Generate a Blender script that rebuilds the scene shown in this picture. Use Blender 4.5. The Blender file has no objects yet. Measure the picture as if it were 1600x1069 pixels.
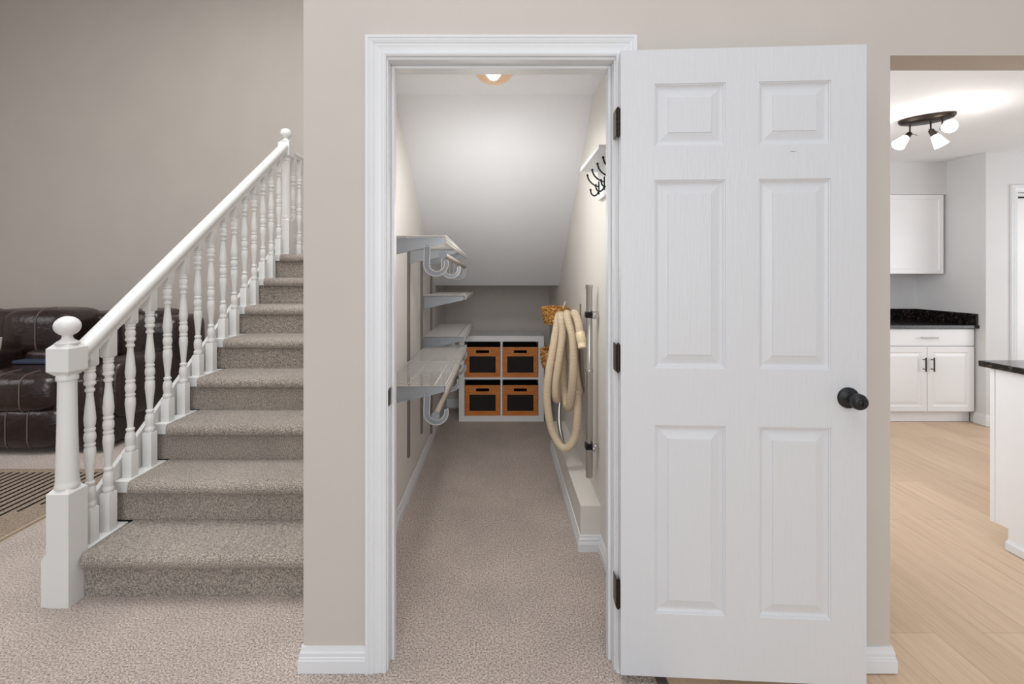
import bpy, bmesh, math, random
from mathutils import Vector, Matrix
random.seed(7)
PI = math.pi
S = bpy.context.scene
COL = S.collection

# ------------------------------------------------------------------ camera, world, lights
F_PX, VX, VY, EYE = 745.0, 783.0, 427.0, 1.34
cam_d = bpy.data.cameras.new('camera')
cam = bpy.data.objects.new('camera', cam_d); COL.objects.link(cam)
cam.location = (0, 0, EYE); cam.rotation_euler = (PI/2, 0, 0)
cam_d.sensor_width = 36; cam_d.lens = F_PX/1600*36
cam_d.shift_x = (800-VX)/1600; cam_d.shift_y = -(534.5-VY)/1600
cam_d.clip_start = 0.05
S.camera = cam
S.view_settings.view_transform = 'Standard'; S.view_settings.look = 'None'
S.view_settings.gamma = 1; S.view_settings.exposure = 0.0
S.view_settings.use_curve_mapping = False
w = bpy.data.worlds.new('world'); S.world = w; w.use_nodes = True
w.node_tree.nodes['Background'].inputs[0].default_value = (0.93, 0.96, 1.0, 1)
w.node_tree.nodes['Background'].inputs[1].default_value = 0.50

def area(name, loc, aim, sx, sy, power, color=(1, 1, 1)):
    l = bpy.data.lights.new(name, 'AREA'); l.shape = 'RECTANGLE'; l.size = sx; l.size_y = sy
    l.energy = power; l.color = color
    o = bpy.data.objects.new(name, l); COL.objects.link(o); o.location = loc
    o.rotation_euler = (Vector(aim)-Vector(loc)).to_track_quat('-Z', 'Y').to_euler()
    return o
area('hall_daylight', (0.1, -3.2, 1.9), (0, 2.6, 0.7), 3.0, 2.2, 80, (0.96, 0.985, 1))
area('hall_top_fill', (-0.6, -0.2, 4.62), (-0.6, -0.2, 0), 3.2, 2.4, 58, (0.97, 0.985, 1))  # unseen overhead fill, added to brighten the carpet; the ceiling has no opening
area('stair_top_fill', (-2.0, 2.3, 4.62), (-1.8, 2.6, 0), 2.2, 1.8, 100, (0.98, 0.985, 1))  # added overhead light that lifts the treads and living room, no real source
area('living_daylight', (-5.6, 1.6, 2.2), (-3.0, 4.6, 0.9), 1.6, 1.8, 22, (0.98, 0.99, 1))
area('kitchen_right_fill', (5.6, 2.4, 1.3), (3.2, 4.0, 1.5), 1.6, 1.4, 27, (0.94, 0.975, 1))  # unseen fill standing in for a window, added to brighten the kitchen
area('kitchen_left_fill', (1.0, 3.0, 1.5), (4.2, 4.2, 1.2), 1.0, 1.4, 25, (0.96, 0.98, 1))  # made-up light beside the closet wall, added for the kitchen side wall

def bulb(name, loc, power, r=0.03, color=(1, 0.96, 0.91)):
    l = bpy.data.lights.new(name, 'POINT'); l.energy = power; l.shadow_soft_size = r; l.color = color
    o = bpy.data.objects.new(name, l); COL.objects.link(o); o.location = loc
    return o

# ------------------------------------------------------------------ materials
def srgb(r, g, b):
    f = lambda c: (c/255/12.92) if c/255 <= 0.04045 else ((c/255+0.055)/1.055)**2.4
    return (f(r), f(g), f(b), 1)

def new_mat(name, col, rough=0.5, metal=0.0, spec=0.5):
    m = bpy.data.materials.new(name); m.use_nodes = True
    b = m.node_tree.nodes['Principled BSDF']
    b.inputs['Base Color'].default_value = col; b.inputs['Roughness'].default_value = rough
    b.inputs['Metallic'].default_value = metal; b.inputs['Specular IOR Level'].default_value = spec
    return m, m.node_tree, b

def coords(nt, scale=(1, 1, 1), rot=(0, 0, 0)):
    tc = nt.nodes.new('ShaderNodeTexCoord'); mp = nt.nodes.new('ShaderNodeMapping')
    mp.inputs['Scale'].default_value = scale; mp.inputs['Rotation'].default_value = rot
    nt.links.new(tc.outputs['Object'], mp.inputs['Vector'])
    return mp.outputs['Vector']

def noise(nt, vec, scale, detail=3, rough=0.5):
    n = nt.nodes.new('ShaderNodeTexNoise'); n.inputs['Scale'].default_value = scale
    n.inputs['Detail'].default_value = detail; n.inputs['Roughness'].default_value = rough
    nt.links.new(vec, n.inputs['Vector'])
    return n

def ramp(nt, fac, stops):
    r = nt.nodes.new('ShaderNodeValToRGB'); nt.links.new(fac, r.inputs['Fac'])
    e = r.color_ramp.elements
    e[0].position, e[0].color = stops[0]; e[1].position, e[1].color = stops[-1]
    for p, c in stops[1:-1]:
        x = e.new(p); x.color = c
    return r.outputs['Color']

def bump(nt, b, height, strength, dist=0.002):
    n = nt.nodes.new('ShaderNodeBump'); n.inputs['Strength'].default_value = strength
    n.inputs['Distance'].default_value = dist
    nt.links.new(height, n.inputs['Height']); nt.links.new(n.outputs['Normal'], b.inputs['Normal'])
    return n

def sc(c, k): return (c[0]*k, c[1]*k, c[2]*k, 1)

def paint(name, col, rough=0.6, bs=0.05, scale=120):
    m, nt, b = new_mat(name, col, rough)
    v = coords(nt); n = noise(nt, v, 2.5, 2)
    nt.links.new(ramp(nt, n.outputs['Fac'], [(0.3, sc(col, 0.98)), (0.7, sc(col, 1.02))]), b.inputs['Base Color'])
    n2 = noise(nt, v, scale, 2); bump(nt, b, n2.outputs['Fac'], bs)
    return m

def carpet(name, ca, cb, cc, fs=200):
    m, nt, b = new_mat(name, ca, 0.95, spec=0.1)
    v = coords(nt)
    fine = noise(nt, v, fs, 4, 0.75)
    patch = noise(nt, v, 2.2, 4, 0.6)
    c1 = ramp(nt, fine.outputs['Fac'], [(0.38, ca), (0.5, cb), (0.62, cc)])
    c2 = ramp(nt, patch.outputs['Fac'], [(0.3, (0.82, 0.82, 0.82, 1)), (0.7, (1.07, 1.07, 1.07, 1))])
    mx = nt.nodes.new('ShaderNodeMix'); mx.data_type = 'RGBA'; mx.blend_type = 'MULTIPLY'
    mx.inputs['Factor'].default_value = 1
    nt.links.new(c1, mx.inputs['A']); nt.links.new(c2, mx.inputs['B'])
    nt.links.new(mx.outputs['Result'], b.inputs['Base Color'])
    vo = nt.nodes.new('ShaderNodeTexVoronoi'); vo.inputs['Scale'].default_value = fs*1.3
    nt.links.new(v, vo.inputs['Vector'])
    ad = nt.nodes.new('ShaderNodeMath'); ad.operation = 'ADD'
    nt.links.new(vo.outputs['Distance'], ad.inputs[0]); nt.links.new(fine.outputs['Fac'], ad.inputs[1])
    bump(nt, b, ad.outputs[0], 0.9, 0.006)
    b.inputs['Sheen Weight'].default_value = 0.25
    return m

def wood(name, c1, c2, scale=(1, 1, 1), rough=0.45, ns=6):
    m, nt, b = new_mat(name, c1, rough)
    v = coords(nt, scale); n = noise(nt, v, ns, 6, 0.6)
    nt.links.new(ramp(nt, n.outputs['Fac'], [(0.3, c1), (0.7, c2)]), b.inputs['Base Color'])
    bump(nt, b, n.outputs['Fac'], 0.1)
    return m

M = {}
M['wall'] = paint('hall_wall_paint', srgb(201, 194, 187))
M['living'] = paint('living_wall_paint', srgb(184, 176, 168))
M['closet_wall'] = paint('closet_wall_paint', srgb(222, 218, 212))
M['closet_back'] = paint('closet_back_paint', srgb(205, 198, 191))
M['ceil'] = paint('ceiling_paint', srgb(230, 232, 236), 0.8, 0.15, 60)
M['kwall'] = paint('kitchen_wall_paint', srgb(214, 214, 215))
M['trim'] = paint('trim_white', srgb(226, 228, 231), 0.35, 0.02, 40)
M['rail'] = paint('railing_white', srgb(228, 228, 226), 0.32, 0.02, 40)
M['cab'] = paint('cabinet_white', srgb(238, 238, 240), 0.35, 0.01)
M['carpet'] = carpet('hall_carpet', srgb(128, 110, 100), srgb(204, 187, 176), srgb(240, 228, 218), 150)
M['stair'] = carpet('stair_carpet', srgb(106, 98, 90), srgb(178, 165, 153), srgb(226, 213, 200), 190)
M['chrome'], _, _ = new_mat('chrome', srgb(196, 194, 192), 0.18, 1.0)
M['black'], _nt, _b = new_mat('matte_black_metal', srgb(34, 35, 37), 0.42, 0.3)
M['hook'], _, _ = new_mat('black_iron', srgb(14, 13, 13), 0.45, 0.4)
M['bronze'], _, _ = new_mat('dark_bronze', srgb(58, 50, 44), 0.35, 0.8)
M['wire'], _, _ = new_mat('wire_shelf_coating', srgb(196, 192, 188), 0.4, 0.0)
M['bracket'], _, _ = new_mat('grey_bracket', srgb(156, 160, 166), 0.4, 0.3)
M['standard'], _, _ = new_mat('grey_standard', srgb(124, 120, 116), 0.45, 0.35)
M['rod'], _, _ = new_mat('closet_rod', srgb(178, 166, 153), 0.4, 0.1)
M['capg'], _, _ = new_mat('grey_plastic_cap', srgb(134, 139, 147), 0.5)
M['brown'], _, _ = new_mat('dark_tin', srgb(26, 20, 18), 0.8)
M['crate'] = wood('crate_wood', srgb(190, 108, 44), srgb(222, 140, 66), (1, 1, 7), 0.5, 9)
M['board'], _, _ = new_mat('chalkboard', srgb(28, 22, 21), 0.8)
M['pull'], _, _ = new_mat('dark_cabinet_pull', srgb(72, 70, 68), 0.35, 0.7)
M['nickel'], _, _ = new_mat('nickel', srgb(170, 168, 165), 0.3, 0.9)
M['ceramic'], _, _ = new_mat('ceramic_white', srgb(232, 228, 214), 0.3)
M['navy'], _, _ = new_mat('navy_cloth', srgb(46, 54, 74), 0.6)
M['gap'], _, _ = new_mat('bare_wood_edge', srgb(92, 84, 78), 0.8)

def mk_granite():
    m, nt, b = new_mat('black_granite', srgb(22, 20, 20), 0.12)
    v = coords(nt); n = noise(nt, v, 38, 8, 0.7)
    nt.links.new(ramp(nt, n.outputs['Fac'], [(0.5, srgb(16, 15, 15)), (0.64, srgb(62, 52, 48)), (0.75, srgb(150, 140, 132))]), b.inputs['Base Color'])
    return m
M['granite'] = mk_granite()

def mk_leather():
    m, nt, b = new_mat('dark_brown_leather', srgb(46, 34, 32), 0.27, spec=0.6)
    v = coords(nt); n = noise(nt, v, 3, 3)
    nt.links.new(ramp(nt, n.outputs['Fac'], [(0.3, srgb(26, 18, 17)), (0.7, srgb(52, 37, 34))]), b.inputs['Base Color'])
    n2 = noise(nt, v, 9, 4, 0.6)
    bump(nt, b, n2.outputs['Fac'], 0.55, 0.02)
    return m
M['leather'] = mk_leather()
M['seam'], _, _ = new_mat('leather_piping', srgb(104, 88, 84), 0.5)

def mk_planks():
    m, nt, b = new_mat('oak_planks', srgb(205, 178, 150), 0.42)
    tc = nt.nodes.new('ShaderNodeTexCoord')
    mp = nt.nodes.new('ShaderNodeMapping'); mp.inputs['Rotation'].default_value = (0, 0, PI/2)
    nt.links.new(tc.outputs['Object'], mp.inputs['Vector'])
    br = nt.nodes.new('ShaderNodeTexBrick')
    br.inputs['Color1'].default_value = srgb(226, 199, 170); br.inputs['Color2'].default_value = srgb(212, 184, 154)
    br.inputs['Mortar'].default_value = srgb(188, 160, 132)
    br.inputs['Scale'].default_value = 1; br.inputs['Mortar Size'].default_value = 0.0012
    br.inputs['Brick Width'].default_value = 1.3; br.inputs['Row Height'].default_value = 0.18
    br.offset = 0.37
    nt.links.new(mp.outputs['Vector'], br.inputs['Vector'])
    v = coords(nt, (38, 1.6, 1)); n = noise(nt, v, 1.6, 6, 0.62)
    g = ramp(nt, n.outputs['Fac'], [(0.3, (0.84, 0.81, 0.78, 1)), (0.55, (1, 1, 1, 1)), (0.8, (1.05, 1.05, 1.05, 1))])
    mx = nt.nodes.new('ShaderNodeMix'); mx.data_type = 'RGBA'; mx.blend_type = 'MULTIPLY'; mx.inputs['Factor'].default_value = 1
    nt.links.new(br.outputs['Color'], mx.inputs['A']); nt.links.new(g, mx.inputs['B'])
    nt.links.new(mx.outputs['Result'], b.inputs['Base Color'])
    bump(nt, b, n.outputs['Fac'], 0.12)
    return m
M['planks'] = mk_planks()

def mk_door():
    m, nt, b = new_mat('embossed_door_paint', srgb(214, 216, 220), 0.4)
    v = coords(nt, (16, 16, 1.1)); wv = nt.nodes.new('ShaderNodeTexNoise')
    wv.inputs['Scale'].default_value = 5; wv.inputs['Detail'].default_value = 5; wv.inputs['Distortion'].default_value = 1.4
    nt.links.new(v, wv.inputs['Vector'])
    bump(nt, b, wv.outputs['Fac'], 0.4, 0.0028)
    return m
M['door'] = mk_door()

def mk_wicker():
    m, nt, b = new_mat('wicker', srgb(196, 140, 78), 0.6)
    v = coords(nt, (1, 1, 1)); n = noise(nt, v, 60, 4, 0.7)
    nt.links.new(ramp(nt, n.outputs['Fac'], [(0.36, srgb(104, 58, 22)), (0.5, srgb(206, 142, 66)), (0.64, srgb(248, 208, 138))]), b.inputs['Base Color'])
    return m
M['wicker'] = mk_wicker()

def mk_hose():
    m, nt, b = new_mat('ribbed_hose', srgb(222, 200, 168), 0.6)
    v = coords(nt)
    wv = nt.nodes.new('ShaderNodeTexWave'); wv.bands_direction = 'Z'; wv.inputs['Scale'].default_value = 42
    nt.links.new(v, wv.inputs['Vector'])
    nt.links.new(ramp(nt, wv.outputs['Fac'], [(0.1, srgb(190, 170, 142)), (0.5, srgb(218, 200, 174))]), b.inputs['Base Color'])
    bump(nt, b, wv.outputs['Fac'], 0.3, 0.002)
    return m
M['hose'] = mk_hose()
M['cream'], _, _ = new_mat('cream_plastic', srgb(236, 218, 182), 0.45)

def mk_rug():
    m, nt, b = new_mat('striped_rug', srgb(150, 136, 120), 0.95, spec=0.1)
    v = coords(nt); n = noise(nt, v, 170, 3, 0.6)
    nt.links.new(ramp(nt, n.outputs['Fac'], [(0.35, srgb(116, 102, 88)), (0.65, srgb(170, 154, 138))]), b.inputs['Base Color'])
    bump(nt, b, n.outputs['Fac'], 0.6, 0.004)
    return m
M['rug'] = mk_rug()
M['rugdark'], _, _ = new_mat('rug_dark_yarn', srgb(30, 25, 23), 0.95, spec=0.1)
M['rugedge'], _, _ = new_mat('rug_binding', srgb(186, 168, 146), 0.9, spec=0.1)

def mk_glow(name, col, strength):
    m, nt, b = new_mat(name, col, 0.5)
    b.inputs['Emission Color'].default_value = col; b.inputs['Emission Strength'].default_value = strength
    return m
M['glow'] = mk_glow('lit_glass', (1, 0.93, 0.82, 1), 2.2)
M['glowhot'] = mk_glow('lit_bulb', (1, 0.98, 0.94, 1), 6)
M['amber'] = mk_glow('amber_glass_rim', srgb(220, 186, 154), 0.18)

# ------------------------------------------------------------------ mesh helpers
def obj(name, bm, mat, parent=None, smooth=False, bevel=0.0, seg=2, origin=None):
    me = bpy.data.meshes.new(name)
    bmesh.ops.recalc_face_normals(bm, faces=bm.faces)
    if origin is not None:
        bmesh.ops.translate(bm, verts=bm.verts, vec=-Vector(origin))
    bm.to_mesh(me); bm.free()
    me.materials.append(mat)
    o = bpy.data.objects.new(name, me); COL.objects.link(o)
    if origin is not None: o.location = origin
    if smooth:
        for p in me.polygons: p.use_smooth = True
        me.set_sharp_from_angle(angle=math.radians(38))
    if bevel > 0:
        md = o.modifiers.new('bevel', 'BEVEL'); md.width = bevel; md.segments = seg; md.limit_method = 'ANGLE'
        md.angle_limit = math.radians(40)
        for p in me.polygons: p.use_smooth = True
        me.set_sharp_from_angle(angle=math.radians(60))
        wn = o.modifiers.new('wn', 'WEIGHTED_NORMAL'); wn.keep_sharp = True
    if parent is not None:
        o.parent = parent
        o.location = Vector(o.location) - PW[parent.name]
        PW[o.name] = PW[parent.name] + Vector(o.location)
    else:
        PW[o.name] = Vector(o.location)
    return o
PW = {}

def box(bm, x0, x1, y0, y1, z0, z1):
    vs = [bm.verts.new(p) for p in ((x0,y0,z0),(x1,y0,z0),(x1,y1,z0),(x0,y1,z0),(x0,y0,z1),(x1,y0,z1),(x1,y1,z1),(x0,y1,z1))]
    for f in ((0,1,2,3),(4,5,6,7),(0,1,5,4),(1,2,6,5),(2,3,7,6),(3,0,4,7)):
        bm.faces.new([vs[i] for i in f])
    return vs

def B(*a):
    bm = bmesh.new(); box(bm, *a); return bm

def Bs(*boxes):
    bm = bmesh.new()
    for b in boxes: box(bm, *b)
    return bm

def prism(pts, axis, a, b, bm=None):
    """pts in the plane normal to axis, extruded a..b. axis x: (y,z), y: (x,z), z: (x,y)"""
    bm = bm or bmesh.new()
    def P(p, t):
        return {'x': (t, p[0], p[1]), 'y': (p[0], t, p[1]), 'z': (p[0], p[1], t)}[axis]
    A = [bm.verts.new(P(p, a)) for p in pts]; Bv = [bm.verts.new(P(p, b)) for p in pts]
    n = len(pts)
    bm.faces.new(A); bm.faces.new(Bv)
    for i in range(n): bm.faces.new((A[i], A[(i+1) % n], Bv[(i+1) % n], Bv[i]))
    return bm

def lathe(profile, segs=20, bm=None, M4=None, cap=True):
    """profile [(r,z)...] about z"""
    bm = bm or bmesh.new()
    rings = []
    for r, z in profile:
        ring = []
        for i in range(segs):
            a = 2*PI*i/segs
            p = Vector((max(r, 1e-4)*math.cos(a), max(r, 1e-4)*math.sin(a), z))
            ring.append(bm.verts.new(M4 @ p if M4 else p))
        rings.append(ring)
    for a, b in zip(rings, rings[1:]):
        for i in range(segs): bm.faces.new((a[i], a[(i+1) % segs], b[(i+1) % segs], b[i]))
    if cap:
        bm.faces.new(rings[0]); bm.faces.new(rings[-1])
    return bm

def to(loc, direction=(0, 0, 1)):
    q = Vector((0, 0, 1)).rotation_difference(Vector(direction).normalized())
    return Matrix.Translation(loc) @ q.to_matrix().to_4x4()

def cyl(p, q, r, segs=16, bm=None, r2=None):
    p, q = Vector(p), Vector(q)
    return lathe([(r, 0), (r if r2 is None else r2, (q-p).length)], segs, bm, to(p, q-p))

def catmull(pts, n=8):
    P = [Vector(p) for p in pts]; P = [P[0]*2-P[1]] + P + [P[-1]*2-P[-2]]
    out = []
    for i in range(1, len(P)-2):
        a, b, c, d = P[i-1:i+3]
        for k in range(n):
            t = k/n
            out.append(0.5*((2*b)+(c-a)*t+(2*a-5*b+4*c-d)*t*t+(3*b-a-3*c+d)*t**3))
    out.append(P[-2]); return out

def tube(path, r, segs=12, bm=None, rf=None, section=None):
    bm = bm or bmesh.new()
    path = [Vector(p) for p in path]
    t0 = (path[1]-path[0]).normalized()
    up = Vector((0, 0, 1)) if abs(t0.z) < 0.9 else Vector((1, 0, 0))
    nrm = (up - t0*up.dot(t0)).normalized(); rings = []
    for i, p in enumerate(path):
        t = (path[min(i+1, len(path)-1)]-path[max(i-1, 0)]).normalized()
        nrm = (nrm - t*nrm.dot(t)).normalized(); bn = t.cross(nrm)
        rr = rf(i/(len(path)-1)) if rf else r
        if section:
            rings.append([bm.verts.new(p+bn*a+nrm*b) for a, b in section])
        else:
            rings.append([bm.verts.new(p+(nrm*math.cos(2*PI*k/segs)+bn*math.sin(2*PI*k/segs))*rr) for k in range(segs)])
    n = len(rings[0])
    for a, b in zip(rings, rings[1:]):
        for i in range(n): bm.faces.new((a[i], a[(i+1) % n], b[(i+1) % n], b[i]))
    bm.faces.new(rings[0]); bm.faces.new(rings[-1])
    return bm

def tag(o, label, cat, group=None):
    o['label'] = label; o['category'] = cat
    if group: o['group'] = group
    return o

def empty(name, loc, label, cat, group=None, rz=0):
    o = bpy.data.objects.new(name, None); COL.objects.link(o); o.location = loc; o.rotation_euler = (0, 0, rz)
    o.empty_display_size = 0.1
    PW[o.name] = Vector(loc)
    return tag(o, label, cat, group)

def struct(name, bm, mat, parent=None, **k):
    o = obj(name, bm, mat, parent, **k)
    if parent is None: o['kind'] = 'structure'
    return o

def cushion(bm, x0, x1, y0, y1, z0, z1, r=0.06, n=2.6, bulge=0.0):
    """a stuffed, superellipsoid-like block"""
    segs, rings = 28, 16
    cx, cy, cz = (x0+x1)/2, (y0+y1)/2, (z0+z1)/2
    hx, hy, hz = (x1-x0)/2, (y1-y0)/2, (z1-z0)/2
    sp = lambda v, e: math.copysign(abs(v)**e, v)
    e = 2/n/1.35
    grid = []
    for i in range(rings+1):
        ph = -PI/2+PI*i/rings
        row = []
        for j in range(segs):
            th = 2*PI*j/segs
            row.append(bm.verts.new((cx+hx*sp(math.cos(ph), e)*sp(math.cos(th), e), cy+hy*sp(math.cos(ph), e)*sp(math.sin(th), e), cz+hz*sp(math.sin(ph), e))))
        grid.append(row)
    for a, b in zip(grid, grid[1:]):
        for j in range(segs): bm.faces.new((a[j], a[(j+1) % segs], b[(j+1) % segs], b[j]))
    bmesh.ops.remove_doubles(bm, verts=bm.verts, dist=1e-5)
    return bm

def px(x, y, Y):
    """measured photo point at a known depth -> world"""
    return Vector(((x-VX)*Y/F_PX, Y, EYE-(y-VY)*Y/F_PX))

# ------------------------------------------------------------------ the setting
WY0, WY1 = 1.609, 1.729          # hall wall front / back
XL, XR = -0.667, 1.313           # hall wall ends
CL, CR = -0.552, 0.481           # closet side walls
HC = 4.7                         # double height ceiling
CZ = 2.27                        # closet ceiling
KC = 2.40                        # kitchen ceiling
DT = 2.075                       # rough head of door opening
struct('floor_carpet', B(-6.5, 0.51, -3.5, 5.2, -0.06, 0.0), M['carpet'])
struct('floor_kitchen', Bs((0.545, 7.4, -3.5, 5.2, -0.06, -0.004)), M['planks'])
struct('floor_closet', Bs((0.51, 0.6, 1.66, 5.2, -0.06, 0.0)), M['carpet'])
struct('trim_threshold', Bs((0.51, 0.545, -3.5, 1.609, -0.06, 0.003)), M['gap'])
struct('wall_front', Bs((XL, -0.40, WY0, WY1, 0, HC), (0.40, XR, WY0, WY1, 0, HC), (-0.40, 0.40, WY0, WY1, DT, HC), (XR, 7.4, WY0, WY1, DT, HC)), M['wall'])
struct('wall_closet_left', B(XL, CL, WY1, 5.2, 0, HC), M['closet_wall'])
struct('wall_closet_right', B(CR, 0.60, WY1, 5.2, 0, HC), M['closet_wall'])
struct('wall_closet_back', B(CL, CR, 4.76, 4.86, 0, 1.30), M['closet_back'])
struct('wall_closet_bump', B(0.384, CR, 2.304, 3.62, 0, 0.216), M['closet_wall'])
struct('ceiling_closet', prism([(WY1, CZ), (2.48, CZ), (3.98, 1.238), (4.76, 1.238), (4.76, 1.38), (4.05, 1.38), (2.52, CZ+0.13), (WY1, CZ+0.13)], 'x', CL, CR), M['ceil'])
struct('wall_living', B(-6.5, XL, 5.2, 5.32, 0, HC), M['living'])
struct('wall_living_left', B(-6.62, -6.5, -3.5, 5.32, 0, HC), M['living'])
struct('ceiling_hall', B(-6.62, 7.4, -3.5, 5.32, HC, HC+0.1), M['ceil'])
struct('wall_kitchen_back', B(0.60, 4.25, 4.88, 5.0, 0, HC), M['kwall'])
struct('wall_kitchen_side', B(4.25, 4.37, 4.18, 5.0, 0, HC), M['kwall'])
struct('wall_kitchen_right', Bs((4.37, 4.52, 4.18, 4.30, 0, KC), (5.34, 7.4, 4.18, 4.30, 0, KC), (4.52, 5.34, 4.18, 4.30, 2.06, KC)), M['kwall'])
struct('ceiling_kitchen', B(0.60, 7.4, WY1, 5.0, KC, KC+0.1), M['ceil'])
struct('wall_kitchen_soffit', B(0.60, 4.25, 4.55, 4.88, 2.092, KC), M['kwall'])
struct('wall_kitchen_end', B(7.3, 7.4, WY1, 4.3, 0, KC), M['kwall'])

def base_profile(h=0.083, t=0.014):
    return [(0, 0), (-t, 0), (-t, h*0.50), (-t*0.86, h*0.53), (-t*0.86, h*0.60), (-t*0.72, h*0.63), (-t*0.72, h*0.76), (-t*0.5, h*0.86), (-t*0.38, h), (0, h)]
def baseboard(name, p, q, h=0.083, t=0.014, e0=0, e1=0):
    """runs p->q; the wall is on the left of travel, the board sticks out to the right; e0/e1 = +1 outer mitre, -1 inner mitre"""
    p, q = Vector((p[0], p[1], 0)), Vector((q[0], q[1], 0)); d = (q-p).normalized(); nrm = Vector((d.y, -d.x, 0))
    bm = bmesh.new(); ra, rb = [], []
    for a, z in base_profile(h, t):
        o = -a
        ra.append(bm.verts.new(p+nrm*o-d*o*e0+Vector((0, 0, z)))); rb.append(bm.verts.new(q+nrm*o+d*o*e1+Vector((0, 0, z))))
    n = len(ra); bm.faces.new(ra); bm.faces.new(rb)
    for i in range(n): bm.faces.new((ra[i], ra[(i+1) % n], rb[(i+1) % n], rb[i]))
    return struct(name, bm, M['trim'])
baseboard('baseboard_front_left', (XL, WY0), (-0.454, WY0), e0=1)
baseboard('baseboard_stair_side', (XL, 1.96), (XL, WY0), e1=1)
baseboard('baseboard_front_right', (0.454, WY0), (XR, WY0), e1=1)
baseboard('baseboard_kitchen_return', (XR, WY0), (XR, WY1), e0=1)
baseboard('baseboard_closet_left', (CL, WY1), (CL, 4.76))
baseboard('baseboard_closet_back', (CL, 4.76), (CR, 4.76))
baseboard('baseboard_closet_right', (CR, 2.304), (CR, WY1), e0=-1, h=0.075)
baseboard('baseboard_bump_end', (0.384, 2.304), (CR, 2.304), e0=1, e1=-1, h=0.075)
baseboard('baseboard_bump_side', (0.384, 3.62), (0.384, 2.304), e1=1, h=0.075)
baseboard('baseboard_kitchen_side', (4.25, 4.28), (4.25, 4.18), e1=1, h=0.10)
baseboard('baseboard_kitchen_right', (4.25, 4.18), (4.45, 4.18), e0=1, h=0.10)

# door casing: mitred moulding swept round the opening
def casing(name, xa, xb, zt, y, width=0.068, side=-1, mat=None):
    prof = [(0, 0), (0, 0.010), (0.006, 0.013), (0.012, 0.013), (0.015, 0.010), (0.026, 0.012), (0.036, 0.015), (0.040, 0.012), (0.044, 0.015), (0.052, 0.018), (0.056, 0.015), (0.060, 0.018), (0.068, 0.018), (0.068, 0)]
    k = width/0.068; bm = bmesh.new(); rings = []
    for st in range(4):
        ring = []
        for u, d in prof:
            u *= k
            X = (xa-u) if st < 2 else (xb+u); Z = -0.0 if st in (0, 3) else zt+u
            ring.append(bm.verts.new((X, y+side*d, Z)))
        rings.append(ring)
    n = len(prof)
    for a, b in zip(rings, rings[1:]):
        for i in range(n): bm.faces.new((a[i], a[(i+1) % n], b[(i+1) % n], b[i]))
    bm.faces.new(rings[0]); bm.faces.new(rings[-1])
    return struct(name, bm, mat or M['trim'])
JX, JZ = 0.381, 2.060
casing('trim_1', -0.386, 0.386, 2.069, WY0)
jf = struct('trim_2', Bs((-0.40, -JX, WY0-0.0005, WY1+0.001, 0, JZ), (JX, 0.40, WY0-0.0005, WY1+0.001, 0, JZ), (-0.40, 0.40, WY0-0.0005, WY1+0.001, JZ, DT+0.002)), M['trim'], bevel=0.0015)
st = obj('door_stop', Bs((-JX, -JX+0.011, 1.650, 1.686, 0, JZ), (JX-0.011, JX, 1.650, 1.686, 0, JZ), (-JX+0.011, JX-0.011, 1.650, 1.686, JZ-0.011, JZ)), M['trim'], jf, bevel=0.002)
bm = B(-JX, -JX+0.002, 1.612, 1.646, 0.890, 0.948)
box(bm, -JX-0.0015, -JX+0.004, 1.609, 1.613, 0.895, 0.943)
sp_ = obj('strike_plate', bm, M['bronze'], jf); sp_['label'] = 'dark bronze strike plate'

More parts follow.
